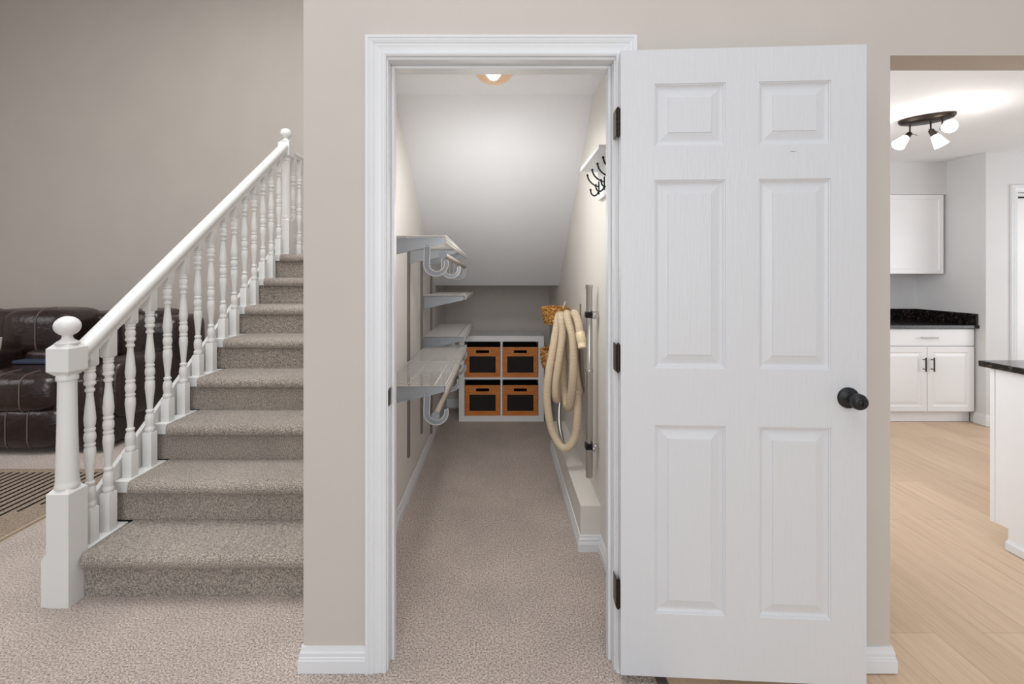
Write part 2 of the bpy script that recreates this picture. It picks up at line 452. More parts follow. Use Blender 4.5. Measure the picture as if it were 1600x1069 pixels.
# the open door: built in its own frame, u along width from hinge, v height, w depth
HX, HY, FX, FY = 0.3896, 1.552, 1.158, 1.509
DW, DH, DZ0 = 0.768, 2.033, 0.032
ang = math.atan2(FY-HY, FX-HX)
door = bpy.data.objects.new('door_1', None); COL.objects.link(door)
door.location = (HX, HY, DZ0); door.rotation_euler = (0, 0, ang); door['kind'] = 'structure'
def dobj(name, bm, mat, parent=door, **k):
    PW[parent.name] = Vector((0, 0, 0)); return obj(name, bm, mat, parent, **k)
cols = [(0.108, 0.333), (0.437, 0.660)]
rows = [(0.204, 0.816), (1.000, 1.610), (1.720, 1.922)]
def door_slab():
    bm = bmesh.new()
    us = [0, cols[0][0], cols[0][1], cols[1][0], cols[1][1], DW]
    vs = [0] + [z for r in rows for z in r] + [DH]
    V = {}
    def g(u, v, w):
        key = (round(u, 5), round(v, 5), round(w, 5))
        if key not in V: V[key] = bm.verts.new((u, w, v))
        return V[key]
    for i in range(len(us)-1):
        for j in range(len(vs)-1):
            if i in (1, 3) and j in (1, 3, 5):
                u0, u1, v0, v1 = us[i], us[i+1], vs[j], vs[j+1]
                steps = [(0, 0), (0.0015, 0.003), (0.005, 0.0035), (0.006, 0.006), (0.011, 0.0085), (0.0145, 0.0095), (0.020, 0.0090), (0.043, 0.0035), (0.0445, 0.0012)]
                for (o0, w0), (o1, w1) in zip(steps, steps[1:]):
                    a = [(u0+o0, v0+o0), (u1-o0, v0+o0), (u1-o0, v1-o0), (u0+o0, v1-o0)]
                    b = [(u0+o1, v0+o1), (u1-o1, v0+o1), (u1-o1, v1-o1), (u0+o1, v1-o1)]
                    for k in range(4):
                        bm.faces.new([g(*a[k], w0), g(*a[(k+1) % 4], w0), g(*b[(k+1) % 4], w1), g(*b[k], w1)])
                o, wd = steps[-1]
                bm.faces.new([g(u0+o, v0+o, wd), g(u1-o, v0+o, wd), g(u1-o, v1-o, wd), g(u0+o, v1-o, wd)])
            else:
                bm.faces.new([g(us[i], vs[j], 0), g(us[i+1], vs[j], 0), g(us[i+1], vs[j+1], 0), g(us[i], vs[j+1], 0)])
            bm.faces.new([g(us[i], vs[j], 0.035), g(us[i+1], vs[j], 0.035), g(us[i+1], vs[j+1], 0.035), g(us[i], vs[j+1], 0.035)])
    for i in range(len(us)-1):
        for v in (0, DH): bm.faces.new([g(us[i], v, 0), g(us[i+1], v, 0), g(us[i+1], v, 0.035), g(us[i], v, 0.035)])
    for j in range(len(vs)-1):
        for u in (0, DW): bm.faces.new([g(u, vs[j], 0), g(u, vs[j+1], 0), g(u, vs[j+1], 0.035), g(u, vs[j], 0.035)])
    return bm
slab = dobj('door_slab', door_slab(), M['door'])
kz, ku = 0.913, 0.712
prof = [(0.0335, 0.0), (0.0335, 0.003), (0.031, 0.007), (0.020, 0.010), (0.0135, 0.014), (0.0125, 0.028), (0.016, 0.033), (0.0220, 0.038), (0.0248, 0.046), (0.0246, 0.054), (0.0218, 0.061), (0.016, 0.0645), (0.010, 0.0650)]
knob = dobj('door_knob', lathe(prof, 40, M4=to((ku, 0, kz), (0, -1, 0))), M['black'], smooth=True)
bm = lathe([(0.010, 0.0645), (0.010, 0.067), (0.008, 0.068)], 24, M4=to((ku, 0, kz), (0, -1, 0)))
box(bm, ku-0.0022, ku+0.0022, -0.0735, -0.066, kz-0.009, kz+0.009)
PW[knob.name] = Vector((0, 0, 0))
obj('privacy_button', bm, M['black'], knob, smooth=True)
prof2 = [(r, z) for r, z in prof]
dobj('inner_knob', lathe([(0.0335, 0), (0.0335, 0.003), (0.02, 0.010), (0.0125, 0.014), (0.0125, 0.016)], 24, M4=to((ku, 0.035, kz), (0, 1, 0))), M['black'], smooth=True)
dobj('latch_plate', Bs((DW-0.0005, DW+0.0015, 0.006, 0.029, kz-0.028, kz+0.028), (DW, DW+0.008, 0.012, 0.023, kz-0.007, kz+0.007)), M['bronze'])
bm = prism([(0.532, 1.6958), (0.540, 1.6978), (0.556, 1.6975), (0.542, 1.6962)], 'y', -0.0006, 0.0004)
dobj('paint_scratch', bm, M['gap'])
for hz in (1.836, 1.062, 0.287):
    z = hz-DZ0
    bm = bmesh.new()
    for k in range(5):
        z0 = z-0.045+k*0.018
        cyl((-0.0065, 0.012, z0+0.0006), (-0.0065, 0.012, z0+0.0174), 0.0062, 14, bm)
    box(bm, -0.0012, 0.0004, 0.012, 0.034, z-0.045, z+0.045)
    box(bm, -0.0135, -0.0118, 0.012, 0.062, z-0.045, z+0.045)
    cyl((-0.0065, 0.012, z-0.049), (-0.0065, 0.012, z+0.049), 0.0035, 10, bm)
    h = dobj('hinge', bm, M['bronze']); h['label'] = 'dark bronze butt hinge'

# ------------------------------------------------------------------ staircase
T, H = 0.2535, 0.1864
R0 = 1.977
SX0, SX1 = -1.733, XL-0.001
NT = 8
stairs = empty('staircase', (-1.2, R0, 0), 'straight flight of grey-brown carpeted stairs climbing beside the beige wall', 'stairs')
def step_profile(yr, zt, yb, last=False):
    """carpet cross-section in (y,z): riser below, rounded nosing, tread"""
    pts = [(yr, zt-H), (yr, zt-0.062)]
    cy, cz, ry, rz = yr-0.006, zt-0.033, 0.030, 0.031
    pts += [(yr-0.012, zt-0.064)]
    for k in range(9):
        a = -PI/2 - PI*k/8*1.0
        pts.append((cy-ry*math.sin(PI*k/8) if True else 0, cz-rz*math.cos(PI*k/8)))
    pts += [(yr+0.02, zt), (yb, zt), (yb, zt-H)]
    return pts
for k in range(NT):
    yr, zt = R0+k*T, (k+1)*H
    yb = yr+T-0.0015 if k < NT-1 else 5.198
    bm = bmesh.new()
    pts = step_profile(yr, zt, yb)
    xl = -1.727 if k == 0 else SX0
    # soften the free left end of the nosing with three stations
    n = len(pts); stations = []
    cyz = (yr+0.01, zt-0.035)
    for X, s in ((xl, 0.0), (xl+0.010, 1.0), (SX1, 1.0)):
        ring = []
        for (y, z) in pts:
            yy = y if (s == 1.0 or y > yr-0.002) else yr-0.002+(y-(yr-0.002))*0.6
            zz = z-(0.008 if (s == 0 and abs(z-zt) < 1e-6) else 0)
            ring.append(bm.verts.new((X, yy, zz)))
        stations.append(ring)
    for a, b in zip(stations, stations[1:]):
        for i in range(n): bm.faces.new((a[i], a[(i+1) % n], b[(i+1) % n], b[i]))
    bm.faces.new(stations[0]); bm.faces.new(stations[-1])
    # the riser carries on left to the stringer, behind the balusters
    if k > 0: box(bm, -1.797, SX0, yr, yr+0.02, zt-H, zt-0.056)
    s_ = obj('carpeted_step' if k < NT-1 else 'landing', bm, M['stair'], stairs, smooth=True)
# white tread end caps under the balusters
for k in range(NT):
    yr, zt = R0+k*T, (k+1)*H
    yb = yr+T if k < NT-1 else 5.198
    y0 = yr+0.02 if k == 0 else yr-0.012
    obj('tread_end_cap', B(-1.800, SX0-0.0003, y0, yb-0.013 if k < NT-1 else yb, zt-0.055, zt-0.001), M['rail'], stairs, bevel=0.002)
yA, yT = 1.995, 3.885
zA = 0.365+0.70*(yA-2.118)
zT = 0.365+0.70*(3.76-2.118)
obj('stringer', prism([(yA, 0), (yA, zA), (3.80, 0.365+0.70*(3.80-2.118)), (yT, 1.54), (5.198, 1.54), (5.198, 0)], 'x', -1.822, -1.801), M['rail'], stairs, bevel=0.002)

# banister
NX = -1.774
BX = -1.768
ban = empty('banister', (NX, 1.95, 0), 'white turned-spindle stair banister with ball-topped posts beside the carpeted stairs', 'banister')
def newel(yc, zb, zsq, zblock0, zblock1, name='newel_post', bot=None):
    h = 0.0448
    bm = bmesh.new()
    def sqtaper(z0, z1, c0, c1, hh=h):
        prof = []
        zs = [(z0, hh-c0 if c0 else hh)] + ([(z0+c0*1.1, hh)] if c0 else []) + ([(z1-c1*1.1, hh)] if c1 else []) + [(z1, hh-c1 if c1 else hh)]
        rings = [[bm.verts.new((NX+sx*a, yc+sy*a, z)) for sx, sy in ((-1, -1), (1, -1), (1, 1), (-1, 1))] for z, a in zs]
        for a, b in zip(rings, rings[1:]):
            for i in range(4): bm.faces.new((a[i], a[(i+1) % 4], b[(i+1) % 4], b[i]))
        bm.faces.new(rings[0]); bm.faces.new(rings[-1])
    sqtaper(zb, zsq, 0, 0.022)
    sqtaper(zblock0, zblock1, 0.018, 0.018, 0.0455)
    L = zblock0-zsq
    pr = [(0.040, zsq-0.018), (0.047, zsq-0.012), (0.0485, zsq-0.004), (0.047, zsq+0.004), (0.0445, zsq+0.014), (0.0445, zsq+0.02), (0.0425, zsq+0.10), (0.0385, zsq+L*0.55), (0.0365, zblock0-0.03), (0.037, zblock0-0.024), (0.042, zblock0-0.020), (0.0435, zblock0-0.012), (0.042, zblock0-0.004), (0.038, zblock0+0.004)]
    pr = [(r_*0.86, z_) for r_, z_ in pr]
    lathe(pr, 32, bm, Matrix.Translation((NX, yc, 0)))
    z = zblock1
    fin = [(0.030, z-0.012), (0.040, z-0.004), (0.041, z), (0.036, z+0.003), (0.034, z+0.006), (0.022, z+0.014), (0.0185, z+0.020), (0.017, z+0.026)]
    for k in range(1, 16):
        a = -PI/2+PI*(k+1.2)/17.2
        fin.append((0.0445*math.cos(a), z+0.068+0.0405*math.sin(a)))
    fin.append((0.001, z+0.1085))
    lathe(fin, 32, bm, Matrix.Translation((NX, yc, 0)))
    return obj(name, bm, M['rail'], ban, smooth=True, origin=(NX, yc, zb))
newel(1.950, 0.0, 0.478, 0.925, 1.056)
np_ = obj('plinth_block', prism([(-1.842, 0), (-1.8195, 0), (-1.8195, 0.215), (-1.8235, 0.215), (-1.842, 0.190)], 'y', 1.907, 1.995), M['rail'], ban, bevel=0.002)
newel(3.932, 8*H, 1.80, 2.285, 2.425)

TURN = [(0, .019), (.008, .0215), (.032, .0215), (.04, .018), (.052, .018), (.075, .0205), (.11, .0215), (.14, .0185), (.158, .013), (.164, .018), (.178, .018), (.186, .0125), (.22, .013), (.30, .0175), (.37, .0215), (.415, .0205), (.430, .0165), (.436, .0200), (.450, .0200), (.456, .0165), (.475, .0205), (.497, .0218), (.52, .0205), (.538, .0165), (.544, .0200), (.558, .0200), (.564, .0165), (.585, .0200), (.625, .0215), (.70, .0180), (.79, .0128), (.815, .0125), (.823, .0178), (.838, .0178), (.846, .0130), (.862, .0150), (.872, .0212), (.888, .0212), (.894, .0175), (.925, .0218), (.948, .0190), (.956, .0160), (.962, .0200), (.976, .0200), (.980, .0175), (.986, .0205), (1, .0205)]
def baluster(yc, zb, base, turned, ztop, slope=0.724):
    bm = bmesh.new(); h = 0.0218; x = BX
    z1 = zb+base; z2 = z1+turned
    def sq(za, zbm, ca, cb, slp=0):
        zs = [(za, h-0.004 if ca else h)] + ([(za+0.006, h)] if ca else []) + ([(zbm-0.006, h)] if cb else []) + [(zbm, h-0.004 if cb else h)]
        rings = []
        for i, (z, a) in enumerate(zs):
            rings.append([bm.verts.new((x+sx*a, yc+sy*a, z+(slp*sy*a if i == len(zs)-1 else 0))) for sx, sy in ((-1, -1), (1, -1), (1, 1), (-1, 1))])
        for a, b in zip(rings, rings[1:]):
            for i in range(4): bm.faces.new((a[i], a[(i+1) % 4], b[(i+1) % 4], b[i]))
        bm.faces.new(rings[0]); bm.faces.new(rings[-1])
    sq(zb, z1, False, True)
    sq(z2, ztop, True, False, slope)
    lathe([(r*1.0, z1+f*turned) for f, r in TURN], 18, bm, Matrix.Translation((x, yc, 0)))
    return obj('baluster', bm, M['rail'], ban, smooth=True, origin=(x, yc, zb))
def rail_z(y): return 1.290+0.724*(y-2.40)
ys = [2.050] + [2.147+0.12675*i for i in range(14)]
for n, y in enumerate(ys):
    tread = 1+n//2
    zb = tread*H-0.001
    base = 0.172 if n % 2 else 0.121
    if n == 0: base = 0.150
    baluster(y, zb, base, 0.605, rail_z(y)-0.030)
for i in range(5):
    baluster(4.050+0.130*i, 8*H-0.001, 0.10, 0.605, 2.335, 0)
# handrail: moulded section swept along the slope
SEC = [(-0.022, -0.034), (0.022, -0.034), (0.024, -0.014), (0.030, -0.008), (0.034, 0.006), (0.031, 0.022), (0.020, 0.032), (0.0, 0.036), (-0.020, 0.032), (-0.031, 0.022), (-0.034, 0.006), (-0.030, -0.008), (-0.024, -0.014)]
ya, yb_ = 1.997, 3.890
bm = tube([(BX, ya, rail_z(ya)), (BX, yb_, rail_z(yb_))], 0, bm=None, section=SEC)
hr = obj('handrail', bm, M['rail'], ban, smooth=True)
bm = tube([(BX, 3.975, 2.345), (BX, 5.198, 2.345)], 0, section=[(a*0.8, b*0.8) for a, b in SEC])
obj('handrail', bm, M['rail'], ban, smooth=True)

# ------------------------------------------------------------------ living room: recliner sofa, rug
SXR = -2.93
sofa = empty('reclining_sofa', (-3.9, 3.9, 0), 'dark brown leather reclining sofa behind the white banister', 'sofa')
def cush(name, *a, n=3.4, mat='leather', parent=sofa):
    bm = bmesh.new(); cushion(bm, *a, n=n)
    return obj(name, bm, M[mat], parent, smooth=True)
obj('base', Bs((-5.30, SXR-0.03, 3.56, 4.66, 0.03, 0.34)), M['leather'], sofa, bevel=0.04, seg=3)
seats = [(-5.28, -4.62), (-4.60, -3.94), (-3.93, -3.20)]
def seam(parent, x0, dims, n, a0, a1):
    X0, X1, Y0, Y1, Z0, Z1 = dims; e = 2/n/1.35; u = abs((x0-(X0+X1)/2)/((X1-X0)/2)); pts = []
    for k in range(25):
        ph = math.radians(a0+(a1-a0)*k/24); c = math.cos(ph)**e
        if u/c >= 1: continue
        st_ = math.sqrt(max(0, 1-(u/c)**(2/e)))
        pts.append((x0, (Y0+Y1)/2-(Y1-Y0)/2*c*st_**e-0.001, (Z0+Z1)/2+(Z1-Z0)/2*math.copysign(abs(math.sin(ph))**e, ph)+(0.001 if ph > 0 else 0)))
    obj('piping', tube(pts, 0.0045, 6), M['seam'], parent, smooth=True)
# far left seat and back (mostly out of frame), then the seat in view, console, right seat
for i, (a, b) in enumerate([(-5.28, -4.62), (-4.60, -4.02)]):
    cush('seat_cushion', a, b, 3.62, 4.45, 0.30, 0.56)
    cush('back_cushion', a, b, 4.15, 4.62, 0.48, 1.02)
s1 = cush('footrest', -4.00, -3.28, 3.46, 3.98, 0.30, 0.600)
for xx in (-3.68, -3.50): seam(s1, xx, (-4.00, -3.28, 3.46, 3.98, 0.30, 0.600), 3.4, -75, 88)
f1 = cush('footrest_panel', -3.98, -3.24, 3.48, 3.70, 0.045, 0.345)
for xx in (-3.62, -3.46): seam(f1, xx, (-3.98, -3.24, 3.48, 3.70, 0.045, 0.345), 3.4, -80, 80)
b1 = cush('back_cushion', -4.30, -3.66, 4.02, 4.50, 0.62, 1.035, n=3.0)
seam(b1, -3.93, (-4.30, -3.66, 4.02, 4.50, 0.62, 1.035), 3.0, -75, 88)
cush('lower_back', -4.32, -3.62, 4.12, 4.56, 0.48, 0.80)
con = obj('console', Bs((-4.00, -3.40, 3.86, 4.34, 0.30, 0.598)), M['leather'], sofa, bevel=0.035, seg=3)
cush('console_pad', -4.02, -3.62, 3.99, 4.14, 0.52, 0.69)
obj('arm', Bs((-4.42, -4.06, 3.70, 4.10, 0.30, 0.705)), M['leather'], sofa, bevel=0.03, seg=3)
s2 = cush('seat_cushion', -3.50, -2.99, 3.60, 4.45, 0.32, 0.605)
obj('front_panel', Bs((-3.34, -2.95, 3.53, 3.62, 0.03, 0.56)), M['leather'], sofa, bevel=0.03, seg=3)
cush('back_cushion', -3.98, -3.42, 4.30, 4.66, 0.55, 0.985, n=4)
cush('back_cushion', -3.46, -3.06, 4.26, 4.66, 0.55, 1.010, n=4)
cush('arm', -3.12, SXR+0.03, 3.62, 4.62, 0.20, 0.68, n=4)
cush('back_wing', -3.16, SXR+0.05, 4.22, 4.70, 0.50, 0.955, n=3.5)
nb = obj('folded_blanket', B(-3.98, -3.66, 3.872, 3.985, 0.5985, 0.628), M['navy'], bevel=0.008)
tag(nb, 'folded navy blue cloth lying on the sofa console', 'blanket')
bm = lathe([(0.012, 0), (0.03, 0.0), (0.036, 0.03), (0.040, 0.07), (0.044, 0.10), (0.040, 0.10), (0.036, 0.06), (0.03, 0.01), (0.0, 0.01)], 24, cap=False)
mug = obj('cup', bm, M['ceramic'], smooth=True); mug.location = (-4.17, 3.93, 0.7055)
tag(mug, 'cream cup on the sofa at the left edge', 'cup')

rug = empty('area_rug', (-3.6, 2.5, 0), 'grey-brown rug with thin black stripes in front of the sofa', 'rug')
obj('rug_base', B(-4.9, -2.505, 1.2, 3.24, 0.0, 0.010), M['rug'], rug)
obj('binding', Bs((-2.505, -2.495, 1.2, 3.24, 0.0, 0.013)), M['rugedge'], rug)
bm = bmesh.new()
for k in range(40):
    x = -2.645-0.0515*k
    y0 = (2.74, 2.66, 2.50, 2.42, 2.3, 2.2)[min(k, 5)]
    box(bm, x-0.0065, x+0.0065, y0, 3.18, 0.0095, 0.0125)
obj('black_stripes', bm, M['rugdark'], rug)

# ------------------------------------------------------------------ closet shelving
def wire_shelf(name, y0, y1, z, label, ztilt=0.0):
    bm = bmesh.new()
    xb, xf = CL+0.012, -0.250
    nW = int((y1-y0)/0.0254)
    def zz(y): return z-ztilt*(y-y0)/(y1-y0)
    for i in range(nW+1):
        y = y0+(y1-y0)*i/nW
        cyl((xb, y, zz(y)), (xf, y, zz(y)), 0.0017, 6, bm)
        cyl((xf, y, zz(y)), (xf, y, zz(y)-0.028), 0.0017, 6, bm)
    lin = None
    for x, dz, r in ((xb, -0.004, 0.0032), (-0.43, -0.004, 0.0028), (-0.300, 0.0025, 0.0030), (xf-0.002, 0.002, 0.0034), (xf+0.001, -0.014, 0.0028), (xf+0.001, -0.028, 0.0036)):
        cyl((x, y0, zz(y0)+dz), (x, y1, zz(y1)+dz), r, 8, bm)
    o = obj(name, bm, M['wire'], None, smooth=True, origin=(xb, y0, z)); tag(o, label, 'shelf')
    return o
SH = [
 ('wire_shelf', 2.15, 3.46, 1.508, 'highest white wire shelf on the left closet wall', 0.035),
 ('wire_shelf', 2.15, 3.45, 0.832, 'long low white wire shelf nearest the closet door', 0.012),
 ('wire_shelf', 3.30, 4.24, 1.186, 'short wire shelf in the back, just under the sloped ceiling', 0.012),
 ('wire_shelf', 3.30, 4.24, 0.902, 'short wire shelf at the back, level above the long low one', 0.012),
]
for a in SH: wire_shelf(a[0], a[1], a[2], a[3], a[4], a[5])
# standards (slotted uprights) > nothing; each one a thing
for y, z0, z1, lab in ((2.17, 0.25, 1.50, 'nearest grey slotted upright on the left closet wall'), (2.81, 0.255, 1.47, 'second grey slotted upright from the door'), (3.27, 0.242, 1.46, 'third grey slotted upright from the door'), (3.72, 0.09, 1.335, 'grey slotted upright furthest from the door')):
    bm = Bs((CL, CL+0.003, y-0.011, y+0.011, z0, z1), (CL, CL+0.014, y-0.013, y-0.0105, z0, z1), (CL, CL+0.014, y+0.0105, y+0.013, z0, z1))
    nsl = int((z1-z0)/0.032)
    for k in range(nsl):
        box(bm, CL+0.003, CL+0.0045, y-0.004, y+0.004, z0+0.01+k*0.032, z0+0.028+k*0.032)
    tag(obj('shelf_upright', bm, M['standard'], None, origin=(CL, y, z0)), lab, 'shelf upright')
def bracket(y, z, hook, label, rodpos=None):
    """tapered arm under a shelf, optional C-shaped rod hook as its part"""
    bm = bmesh.new()
    zt = z-0.0075
    x0, x1 = CL+0.014, -0.262
    prism([(x0, zt), (x1, zt), (x1+0.006, zt-0.022), (x1-0.02, zt-0.030), (x0, zt-0.088)], 'y', y-0.003, y+0.003, bm)
    prism([(x0, zt-0.080), (x1-0.02, zt-0.024), (x1-0.02, zt-0.030), (x0, zt-0.088)], 'y', y-0.007, y+0.007, bm)
    box(bm, x0, x1, y-0.007, y+0.007, zt-0.003, zt)
    r = obj('shelf_bracket', bm, M['bracket'], None, origin=(x0, y, zt)); tag(r, label, 'bracket')
    if hook:
        cx, cz = -0.296, z-0.125
        pts_o, pts_i = [], []
        for k in range(25):
            a = math.radians(172+(378-172)*k/24)
            wd = 0.026-0.010*k/24
            pts_o.append((cx+0.056*math.cos(a), cz+0.056*math.sin(a)))
            pts_i.append((cx+(0.056-wd)*math.cos(a), cz+(0.056-wd)*math.sin(a)))
        shank_o, shank_i = (cx-0.052, zt-0.03), (cx-0.026, zt-0.03)
        bm = prism([shank_o]+pts_o+pts_i[::-1]+[shank_i], 'y', y-0.0035, y+0.0035)
        h_ = obj('rod_hook', bm, M['capg'], r, bevel=0.001)
        rim = tube([(p[0], y-0.004, p[1]) for p in [shank_o]+pts_o], 0.0022, 6)
        tube([(p[0], y-0.004, p[1]) for p in [shank_i]+pts_i], 0.0022, 6, rim)
        obj('hook_rim', rim, M['wire'], h_, smooth=True)
    return r
zf = lambda sh, y: sh[3]-sh[5]*(y-sh[1])/(sh[2]-sh[1])
for y, w_ in ((2.17, 'nearest the door'), (2.81, 'at the middle upright'), (3.27, 'at the far end')):
    bracket(y, zf(SH[0], y), True, 'grey bracket with curled rod hook under the highest shelf, '+w_)
    bracket(y, zf(SH[1], y), True, 'grey bracket with curled rod hook under the long low shelf, '+w_)
bracket(3.33, zf(SH[2], 3.33), False, 'plain grey bracket under the short shelf below the slope')
bracket(3.33, zf(SH[3], 3.33), True, 'grey bracket with hook under the lower short shelf')
bracket(4.12, zf(SH[2], 4.12), False, 'far grey bracket under the short shelf below the slope')
bracket(4.12, zf(SH[3], 4.12), False, 'far grey bracket under the lower short shelf')
def rod(xr, z0, z1, ya, yb, label):
    r = obj('hanging_rod', cyl((xr, ya, z0), (xr, yb, z1), 0.0125, 18), M['rod'], None, smooth=True, origin=(xr, ya, z0))
    tag(r, label, 'rod')
    obj('end_cap', cyl((xr, ya-0.010, z0), (xr, ya+0.002, z0), 0.018, 24), M['capg'], r, smooth=True)
    obj('end_cap', cyl((xr, yb, z1), (xr, yb+0.010, z1), 0.018, 24), M['capg'], r, smooth=True)
rod(-0.262, 1.424, 1.389, 2.155, 3.40, 'clothes rod with grey end cap under the highest wire shelf')
rod(-0.296, 0.698, 0.686, 2.155, 3.34, 'clothes rod with grey end cap under the long low wire shelf')

# ------------------------------------------------------------------ cube unit with four crates
KX0, KX1, KY0, KY1, KH = -0.3815, 0.3865, 4.306, 4.696, 0.772
cube = empty('cube_shelf', (0, KY0, 0), 'white two-by-two cube shelf against the closet back wall', 'shelf unit')
t_o, t_i = 0.050, 0.017
obj('frame', Bs((KX0, KX1, KY0, KY1, KH-t_o, KH), (KX0, KX1, KY0, KY1, 0, t_o), (KX0, KX0+t_o, KY0, KY1, t_o, KH-t_o), (KX1-t_o, KX1, KY0, KY1, t_o, KH-t_o)), M['cab'], cube, bevel=0.001)
xm = (KX0+KX1)/2+0.001; zm = KH/2+0.002
obj('divider', Bs((xm-t_i/2, xm+t_i/2, KY0+0.002, KY1, t_o, KH-t_o)), M['cab'], cube)
obj('shelf_board', Bs((KX0+t_o, xm-t_i/2, KY0+0.002, KY1, zm-t_i/2, zm+t_i/2), (xm+t_i/2, KX1-t_o, KY0+0.002, KY1, zm-t_i/2, zm+t_i/2)), M['cab'], cube)
cells = [(KX0+t_o, xm-t_i/2), (xm+t_i/2, KX1-t_o)]
zrows = [t_o, zm+t_i/2]
names = {(0, 1): 'upper left wooden crate with black front panel in the cube shelf', (1, 1): 'upper right wooden crate with black front panel in the cube shelf',
         (0, 0): 'lower left wooden crate with black front panel in the cube shelf', (1, 0): 'lower right wooden crate with black front panel in the cube shelf'}
for i, (a, b) in enumerate(cells):
    for j, z0 in enumerate(zrows):
        a1, b1 = a+0.003, b-0.003; z1 = z0+0.274; y0 = KY0+0.012; y1 = KY1-0.02
        cr = empty('storage_crate', ((a1+b1)/2, y0, z0), names[(i, j)], 'crate', 'wooden crates in the cube shelf')
        xc = (a1+b1)/2; hw = (b1-a1)/2
        pw, p0, p1 = 0.119, z0+0.042, z0+0.190
        sw, s0, s1_ = 0.059, z0+0.219, z0+0.246
        bm = bmesh.new()
        ft = 0.012
        box(bm, a1, xc-pw, y0, y0+ft, z0, z1); box(bm, xc+pw, b1, y0, y0+ft, z0, z1)
        box(bm, xc-pw, xc+pw, y0, y0+ft, z0, p0); box(bm, xc-pw, xc+pw, y0, y0+ft, p1, s0)
        box(bm, xc-pw, xc-sw, y0, y0+ft, s0, s1_); box(bm, xc+sw, xc+pw, y0, y0+ft, s0, s1_)
        box(bm, xc-pw, xc+pw, y0, y0+ft, s1_, z1)
        obj('front_frame', bm, M['crate'], cr)
        obj('front_panel', B(xc-pw, xc+pw, y0+0.004, y0+0.010, p0, p1), M['board'], cr)
        obj('crate_body', Bs((a1, a1+0.010, y0+ft, y1, z0, z1), (b1-0.010, b1, y0+ft, y1, z0, z1), (a1+0.010, b1-0.010, y1-0.010, y1, z0, z1), (a1+0.010, b1-0.010, y0+ft, y1-0.010, z0, z0+0.008)), M['brown'], cr)

# ------------------------------------------------------------------ right closet wall
# coat rack
rack = empty('coat_rack', (CR, 1.89, 1.68), 'white wall shelf with black double coat hooks on the right closet wall', 'coat rack')
obj('shelf_board', B(0.388, CR, 1.895, 2.335, 1.836, 1.852), M['trim'], rack, bevel=0.001)
obj('back_board', B(0.466, CR, 1.895, 2.300, 1.690, 1.836), M['trim'], rack, bevel=0.001)
for y in (2.265, 2.145, 2.028, 1.915):
    x0 = 0.466
    bm = Bs((x0-0.004, x0, y-0.007, y+0.007, 1.715, 1.775))
    tube(catmull([(x0-0.002, y, 1.752), (x0-0.016, y, 1.755), (x0-0.036, y, 1.768), (x0-0.050, y, 1.785), (x0-0.056, y, 1.803)], 6), 0.0036, 8, bm)
    tube(catmull([(x0-0.002, y, 1.735), (x0-0.008, y, 1.718), (x0-0.022, y, 1.708), (x0-0.036, y, 1.716), (x0-0.041, y, 1.733)], 6), 0.0036, 8, bm)
    for p in ((x0-0.056, y, 1.805), (x0-0.041, y, 1.736)):
        bmesh.ops.create_uvsphere(bm, u_segments=10, v_segments=8, radius=0.0056, matrix=Matrix.Translation(p))
    obj('coat_hook', bm, M['hook'], rack, smooth=True)['label'] = 'black double coat hook'

# vacuum wand clipped to the wall
wy, wx = 2.37, 0.438
wand = empty('vacuum_wand', (wx, wy, 0.327), 'upright chrome vacuum tube clipped to the right closet wall', 'vacuum tube')
bm = lathe([(0.0165, 0.327), (0.0172, 0.330), (0.0172, 0.845), (0.0190, 0.850), (0.0190, 0.862), (0.0160, 0.866), (0.0150, 1.262), (0.0180, 1.268), (0.0180, 1.283), (0.015, 1.283), (0.014, 1.25)], 24, M4=Matrix.Translation((wx, wy, 0)), cap=False)
obj('tube', bm, M['chrome'], wand, smooth=True)
for z in (1.134, 0.482):
    obj('grip_band', B(wx-0.020, wx+0.020, wy-0.021, wy+0.021, z-0.015, z+0.015), M['hook'], wand, bevel=0.003)
for i_, z in enumerate((1.134, 0.482)):
    bm = bmesh.new()
    box(bm, wx+0.012, CR, wy-0.026, wy-0.020, z-0.020, z+0.020)
    cyl((CR-0.012, wy-0.036, z), (CR-0.012, wy-0.015, z), 0.012, 16, bm)
    cyl((wx+0.02, wy-0.034, z-0.010), (wx+0.02, wy-0.018, z-0.010), 0.007, 12, bm)
    c = obj('wall_clip', bm, M['chrome'], None, bevel=0.001, origin=(CR, wy, z))
    tag(c, ('upper' if i_ == 0 else 'lower')+' chrome wall clip holding the vacuum tube', 'clip')

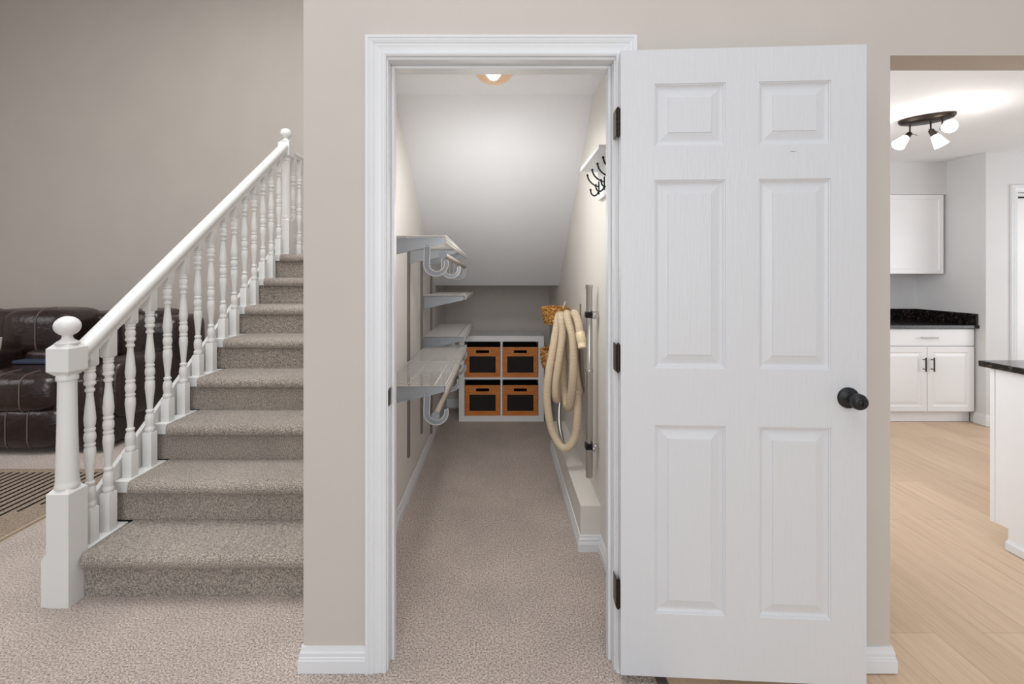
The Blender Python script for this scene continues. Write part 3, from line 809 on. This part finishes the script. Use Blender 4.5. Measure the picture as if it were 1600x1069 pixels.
# hose hanger and hose
hg = obj('hose_hanger', Bs((CR-0.004, CR, 2.86, 2.90, 1.060, 1.155)), M['nickel'], None, bevel=0.001, origin=(CR, 2.88, 1.06))
tag(hg, 'small steel wall hanger behind the coiled hose', 'hanger')
obj('hanger_arm', tube(catmull([(CR-0.003, 2.88, 1.075), (0.42, 2.87, 1.072), (0.345, 2.86, 1.074), (0.325, 2.86, 1.10)], 6), 0.006, 10), M['nickel'], hg, smooth=True)
HP = [(909, 536, 2.62), (906.5, 520, 2.64), (904, 506, 2.66), (899, 492, 2.70), (896, 492, 2.80), (902, 515, 2.92), (909, 560, 2.90), (911, 592, 2.84), (907, 611, 2.76),
      (902, 600, 2.72), (897, 560, 2.76), (891, 505, 2.80), (886, 490, 2.82), (889, 505, 2.72), (895, 530, 2.68), (896, 573, 2.66), (893, 614, 2.68), (888, 637, 2.74),
      (882, 612, 2.80), (880, 560, 2.84), (878, 510, 2.86), (874, 492, 2.86), (869, 515, 2.80), (863, 550, 2.76), (857, 585, 2.74), (854.5, 615, 2.74), (857, 648, 2.74), (864, 676, 2.74), (877, 698, 2.72),
      (889, 698, 2.70), (899, 680, 2.70), (902.5, 645, 2.70), (901, 600, 2.74), (896, 560, 2.80), (887, 520, 2.84), (879, 495, 2.84), (876, 497, 2.78), (879, 520, 2.76), (874, 560, 2.74), (868, 600, 2.74), (868.5, 622, 2.76), (873, 620, 2.82), (877, 600, 2.88)]
pts = [px(*p) for p in HP]
pts = [Vector((min(p.x, CR-0.026), p.y, p.z)) for p in pts]
hs = obj('vacuum_hose', tube(catmull(pts, 9), 0.0225, 14), M['hose'], None, smooth=True, origin=pts[12])
tag(hs, 'coiled tan ribbed vacuum hose hanging on the right closet wall', 'hose')
e0, e1 = pts[0], pts[2]
d = (e0-e1).normalized()
obj('hose_cuff', lathe([(0.024, -0.05), (0.0265, -0.045), (0.0265, 0.0), (0.024, 0.004), (0.023, 0.02), (0.025, 0.024), (0.025, 0.038), (0.018, 0.038), (0.016, 0.0)], 22, M4=to(e0-d*0.01, d), cap=False), M['cream'], hs, smooth=True)
hw_ = [px(877, 600, 2.88), px(875, 625, 2.86), px(873.5, 645, 2.84), px(874.5, 668, 2.82), px(880, 694, 2.80)]
bm = tube(catmull(hw_, 8), 0.0135, 14)
obj('curved_handle', bm, M['chrome'], hs, smooth=True)['label'] = 'curved chrome wand handle'

# wicker baskets
def basket(name, cx, cy, z, a, b, h, rot, label):
    bm = bmesh.new(); N = 40; rowsn = 9
    for r in range(rowsn):
        zz = z+h*r/(rowsn-1); k = 0.80+0.20*(r/(rowsn-1))**0.45
        path = []
        for i in range(N+1):
            t = 2*PI*i/N
            wob = 0.004*math.cos(t*10+(PI if r % 2 else 0))
            X, Y = (a*k+wob)*math.cos(t), (b*k+wob)*math.sin(t)
            path.append((cx+X*math.cos(rot)-Y*math.sin(rot), cy+X*math.sin(rot)+Y*math.cos(rot), zz+0.002*math.sin(t*5)))
        tube(path, h/(rowsn-1)*0.58, 6, bm)
    for i in range(20):
        t = 2*PI*i/20
        P = []
        for k, zz in ((0.80, z), (1.0, z+h)):
            X, Y = a*k*math.cos(t), b*k*math.sin(t)
            P.append((cx+X*math.cos(rot)-Y*math.sin(rot), cy+X*math.sin(rot)+Y*math.cos(rot), zz))
        cyl(P[0], P[1], 0.0045, 6, bm)
    bot = []
    for i in range(24):
        t = 2*PI*i/24; X, Y = a*0.8*math.cos(t), b*0.8*math.sin(t)
        bot.append((cx+X*math.cos(rot)-Y*math.sin(rot), cy+X*math.sin(rot)+Y*math.cos(rot)))
    prism(bot, 'z', z-0.004, z+0.004, bm)
    o = obj(name, bm, M['wicker'], None, smooth=True, origin=(cx, cy, z)); tag(o, label, 'basket')
    rim = []
    for i in range(N*3+1):
        t = 2*PI*i/(N*3); X, Y = (a+0.007*math.cos(t*22))*math.cos(t), (b+0.007*math.cos(t*22))*math.sin(t)
        rim.append((cx+X*math.cos(rot)-Y*math.sin(rot), cy+X*math.sin(rot)+Y*math.cos(rot), z+h+0.007*math.sin(t*22)))
    obj('braided_rim', tube(rim, 0.006, 6), M['wicker'], o, smooth=True)
    return o
basket('wicker_basket', 0.386, 3.42, 0.985, 0.088, 0.150, 0.105, 0.0, 'upper wicker basket hung on the right closet wall')
basket('wicker_basket', 0.375, 3.50, 0.655, 0.080, 0.130, 0.120, 0.0, 'lower wicker basket half hidden behind the coiled hose')
sk = obj('white_rod', cyl((0.40, 3.34, 0.995), (0.445, 3.30, 1.145), 0.006, 10), M['ceramic'], None, smooth=True)
tag(sk, 'thin white stick standing in the upper wicker basket', 'stick')

# closet ceiling light
cl_ = empty('closet_ceiling_light', (-0.030, 2.12, CZ), 'round lit flush-mount light on the closet ceiling', 'ceiling light')
obj('glass_rim', lathe([(0.030, CZ), (0.090, CZ), (0.090, CZ-0.026), (0.083, CZ-0.046), (0.066, CZ-0.066), (0.040, CZ-0.079), (0.010, CZ-0.083)], 32, M4=Matrix.Translation((-0.03, 2.12, 0))), M['amber'], cl_, smooth=True)
obj('bulb', lathe([(0.001, CZ-0.004), (0.040, CZ-0.010), (0.052, CZ-0.034), (0.046, CZ-0.056), (0.026, CZ-0.074), (0.016, CZ-0.086), (0.002, CZ-0.089)], 24, M4=Matrix.Translation((-0.033, 2.072, 0))), M['glowhot'], cl_, smooth=True)
bulb('closet_fill', (-0.03, 2.45, CZ-0.72), 4.0, 0.22, (1, 0.985, 0.96))  # extra fill added in mid-air below the fixture to even out the closet
sl = bpy.data.lights.new('closet_downlight', 'SPOT'); sl.energy = 26; sl.spot_size = math.radians(165); sl.spot_blend = 0.6; sl.shadow_soft_size = 0.14; sl.color = (1, 0.98, 0.95)
so = bpy.data.objects.new('closet_downlight', sl); COL.objects.link(so); so.location = (-0.03, 2.12, CZ-0.11); so.rotation_euler = (math.radians(18), 0, 0)

# ------------------------------------------------------------------ kitchen
KF, KX = 4.262, 4.249   # cabinet face plane, side wall
cabn = empty('base_cabinet', (3.9, KF, 0), 'white base cabinet with drawer and two doors under black granite', 'cabinet')
cx0, cx1 = 3.34, 4.235
obj('carcass', Bs((cx0, cx1, KF+0.02, 4.878, 0.095, 0.848)), M['cab'], cabn)
obj('toe_kick', Bs((cx0, cx1, KF+0.055, KF+0.07, 0, 0.095)), M['cab'], cabn)
def panel_door(name, x0, x1, z0, z1, y, parent, raised=True, fr=0.058):
    bm = bmesh.new(); t = 0.019
    st = [(0, 0.0), (fr-0.012, 0.0), (fr-0.004, 0.006), (fr+0.004, 0.007)] + ([(fr+0.028, 0.001)] if raised else [])
    rings = [[bm.verts.new(p) for p in ((x0+o, y+w_, z0+o), (x1-o, y+w_, z0+o), (x1-o, y+w_, z1-o), (x0+o, y+w_, z1-o))] for o, w_ in st]
    back = [bm.verts.new(p) for p in ((x0, y+t, z0), (x1, y+t, z0), (x1, y+t, z1), (x0, y+t, z1))]
    for a, b in zip([back]+rings, rings):
        for i in range(4): bm.faces.new((a[i], a[(i+1) % 4], b[(i+1) % 4], b[i]))
    bm.faces.new(back); bm.faces.new(rings[-1])
    return obj(name, bm, M['cab'], parent)
def pull(p, q, parent, mat):
    p, q = Vector(p), Vector(q); dd = (q-p).normalized()
    bm = cyl(p, q, 0.006, 10)
    for t in (0.16, 0.84):
        c = p.lerp(q, t); cyl(c, c+Vector((0, 0.030, 0)), 0.0045, 8, bm)
    return obj('handle', bm, mat, parent, smooth=True)
xmid = (1449.5-VX)/175.0
d1 = panel_door('door', cx0+0.01, xmid-0.003, 0.105, 0.682, KF, cabn)
pull((xmid-0.037, KF-0.030, 0.465), (xmid-0.037, KF-0.030, 0.590), d1, M['pull'])
d2 = panel_door('door', xmid+0.003, cx1-0.006, 0.105, 0.682, KF, cabn)
pull((xmid+0.037, KF-0.030, 0.465), (xmid+0.037, KF-0.030, 0.590), d2, M['pull'])
dr = obj('drawer', B(cx0+0.01, cx1-0.006, KF, KF+0.019, 0.692, 0.840), M['cab'], cabn, bevel=0.002)
pull((xmid-0.075, KF-0.028, 0.764), (xmid+0.075, KF-0.028, 0.764), dr, M['nickel'])
ct = obj('granite_countertop', B(cx0-0.4, KX, 4.232, 4.878, 0.848, 0.878), M['granite'], None, bevel=0.003)
tag(ct, 'black granite countertop on the base cabinet in the corner', 'countertop')
obj('backsplash', Bs((cx0-0.4, KX, 4.858, 4.878, 0.878, 0.978), (KX-0.020, KX, 4.245, 4.858, 0.878, 0.978)), M['granite'], ct, bevel=0.001)
up = empty('wall_cabinet', (3.8, 4.56, 1.334), 'white wall cabinet mounted above the granite countertop', 'cabinet')
obj('carcass', B(3.3, 4.222, 4.57, 4.878, 1.338, 2.090), M['cab'], up)
panel_door('door', 3.66, 4.222, 1.336, 2.088, 4.550, up, raised=False, fr=0.05)
panel_door('door', 3.3, 3.655, 1.336, 2.088, 4.550, up, raised=False, fr=0.05)

# island
isl = empty('kitchen_island', (3.0, 2.1, 0), 'grey-white kitchen island end under a black granite top', 'island')
obj('end_panel', prism([(1.95, 0), (2.314, 0), (2.314, 0.10), (2.394, 0.10), (2.394, 0.866), (1.95, 0.866)], 'x', 2.460, 3.45), M['cab'], isl, bevel=0.0015)
obj('corner_stile', B(2.455, 2.4598, 2.374, 2.394, 0.10, 0.866), M['cab'], isl)
obj('base_moulding', prism([(2.446, 0), (2.4598, 0), (2.4598, 0.048), (2.452, 0.042), (2.446, 0.034)], 'y', 1.95, 2.314), M['trim'], isl)
ic = obj('granite_countertop', B(2.428, 3.48, 1.90, 2.428, 0.867, 0.897), M['granite'], None, bevel=0.004)
tag(ic, 'black granite slab on the kitchen island at the right edge', 'countertop')

# pantry door in the kitchen's right wall
casing('trim_3', 4.52, 5.34, 2.05, 4.18, 0.06)
d3 = struct('door_2', B(4.522, 5.338, 4.20, 4.235, 0.01, 2.045), M['cab'])
obj('top_track', B(4.53, 5.33, 4.188, 4.198, 2.000, 2.012), M['hook'], d3)

# kitchen ceiling spotlight
PC = Vector((2.885, 3.235, KC))
spot = empty('kitchen_spotlight', PC, 'dark bronze oval ceiling fixture with three lit glass shades', 'ceiling light')
dv = Vector((0.70, -0.715, 0)); nv = Vector((0.715, 0.70, 0))
bm = bmesh.new(); rings = []
for (k, z) in ((1.0, 0), (1.0, -0.014), (0.93, -0.028), (0.75, -0.036)):
    rings.append([bm.verts.new(PC+dv*0.150*k*math.cos(2*PI*i/40)+nv*0.088*k*math.sin(2*PI*i/40)+Vector((0, 0, z))) for i in range(40)])
for a, b in zip(rings, rings[1:]):
    for i in range(40): bm.faces.new((a[i], a[(i+1) % 40], b[(i+1) % 40], b[i]))
bm.faces.new(rings[0]); bm.faces.new(rings[-1])
obj('canopy', bm, M['bronze'], spot, smooth=True)
bmesh_k = bmesh.new()
bmesh.ops.create_uvsphere(bmesh_k, u_segments=12, v_segments=8, radius=0.008, matrix=Matrix.Translation(PC+Vector((0, 0, -0.028))))
obj('finial', bmesh_k, M['bronze'], spot, smooth=True)
for off, dr_, ln in ((-0.085, (-0.72, -0.10, -0.66), 0.0), (0.022, (0.30, -0.25, -0.80), 0.0), (0.080, (-0.42, -0.86, -0.16), 0.0)):
    p0 = PC+dv*off+Vector((0, 0, -0.032)); p1 = p0+Vector((0, 0, -0.062))
    dd = Vector(dr_).normalized()
    bm = cyl(p0, p1, 0.005, 10)
    bmesh.ops.create_uvsphere(bm, u_segments=10, v_segments=8, radius=0.011, matrix=Matrix.Translation(p1))
    cyl(p1, p1+dd*0.045, 0.016, 16, bm, r2=0.021)
    cyl(p1+Vector((0.004, 0, 0)), p1+Vector((0.05, 0, -0.012)), 0.0022, 6, bm)
    hd = obj('lamp_head', bm, M['bronze'], spot, smooth=True)
    obj('glass_shade', lathe([(0.018, 0.040), (0.024, 0.048), (0.032, 0.085), (0.041, 0.125), (0.038, 0.125), (0.028, 0.085), (0.001, 0.06)], 24, M4=to(p1, dd), cap=False), M['glow'], hd, smooth=True)
    bulb('kitchen_bulb', p1+dd*0.17, 2.6, 0.03)
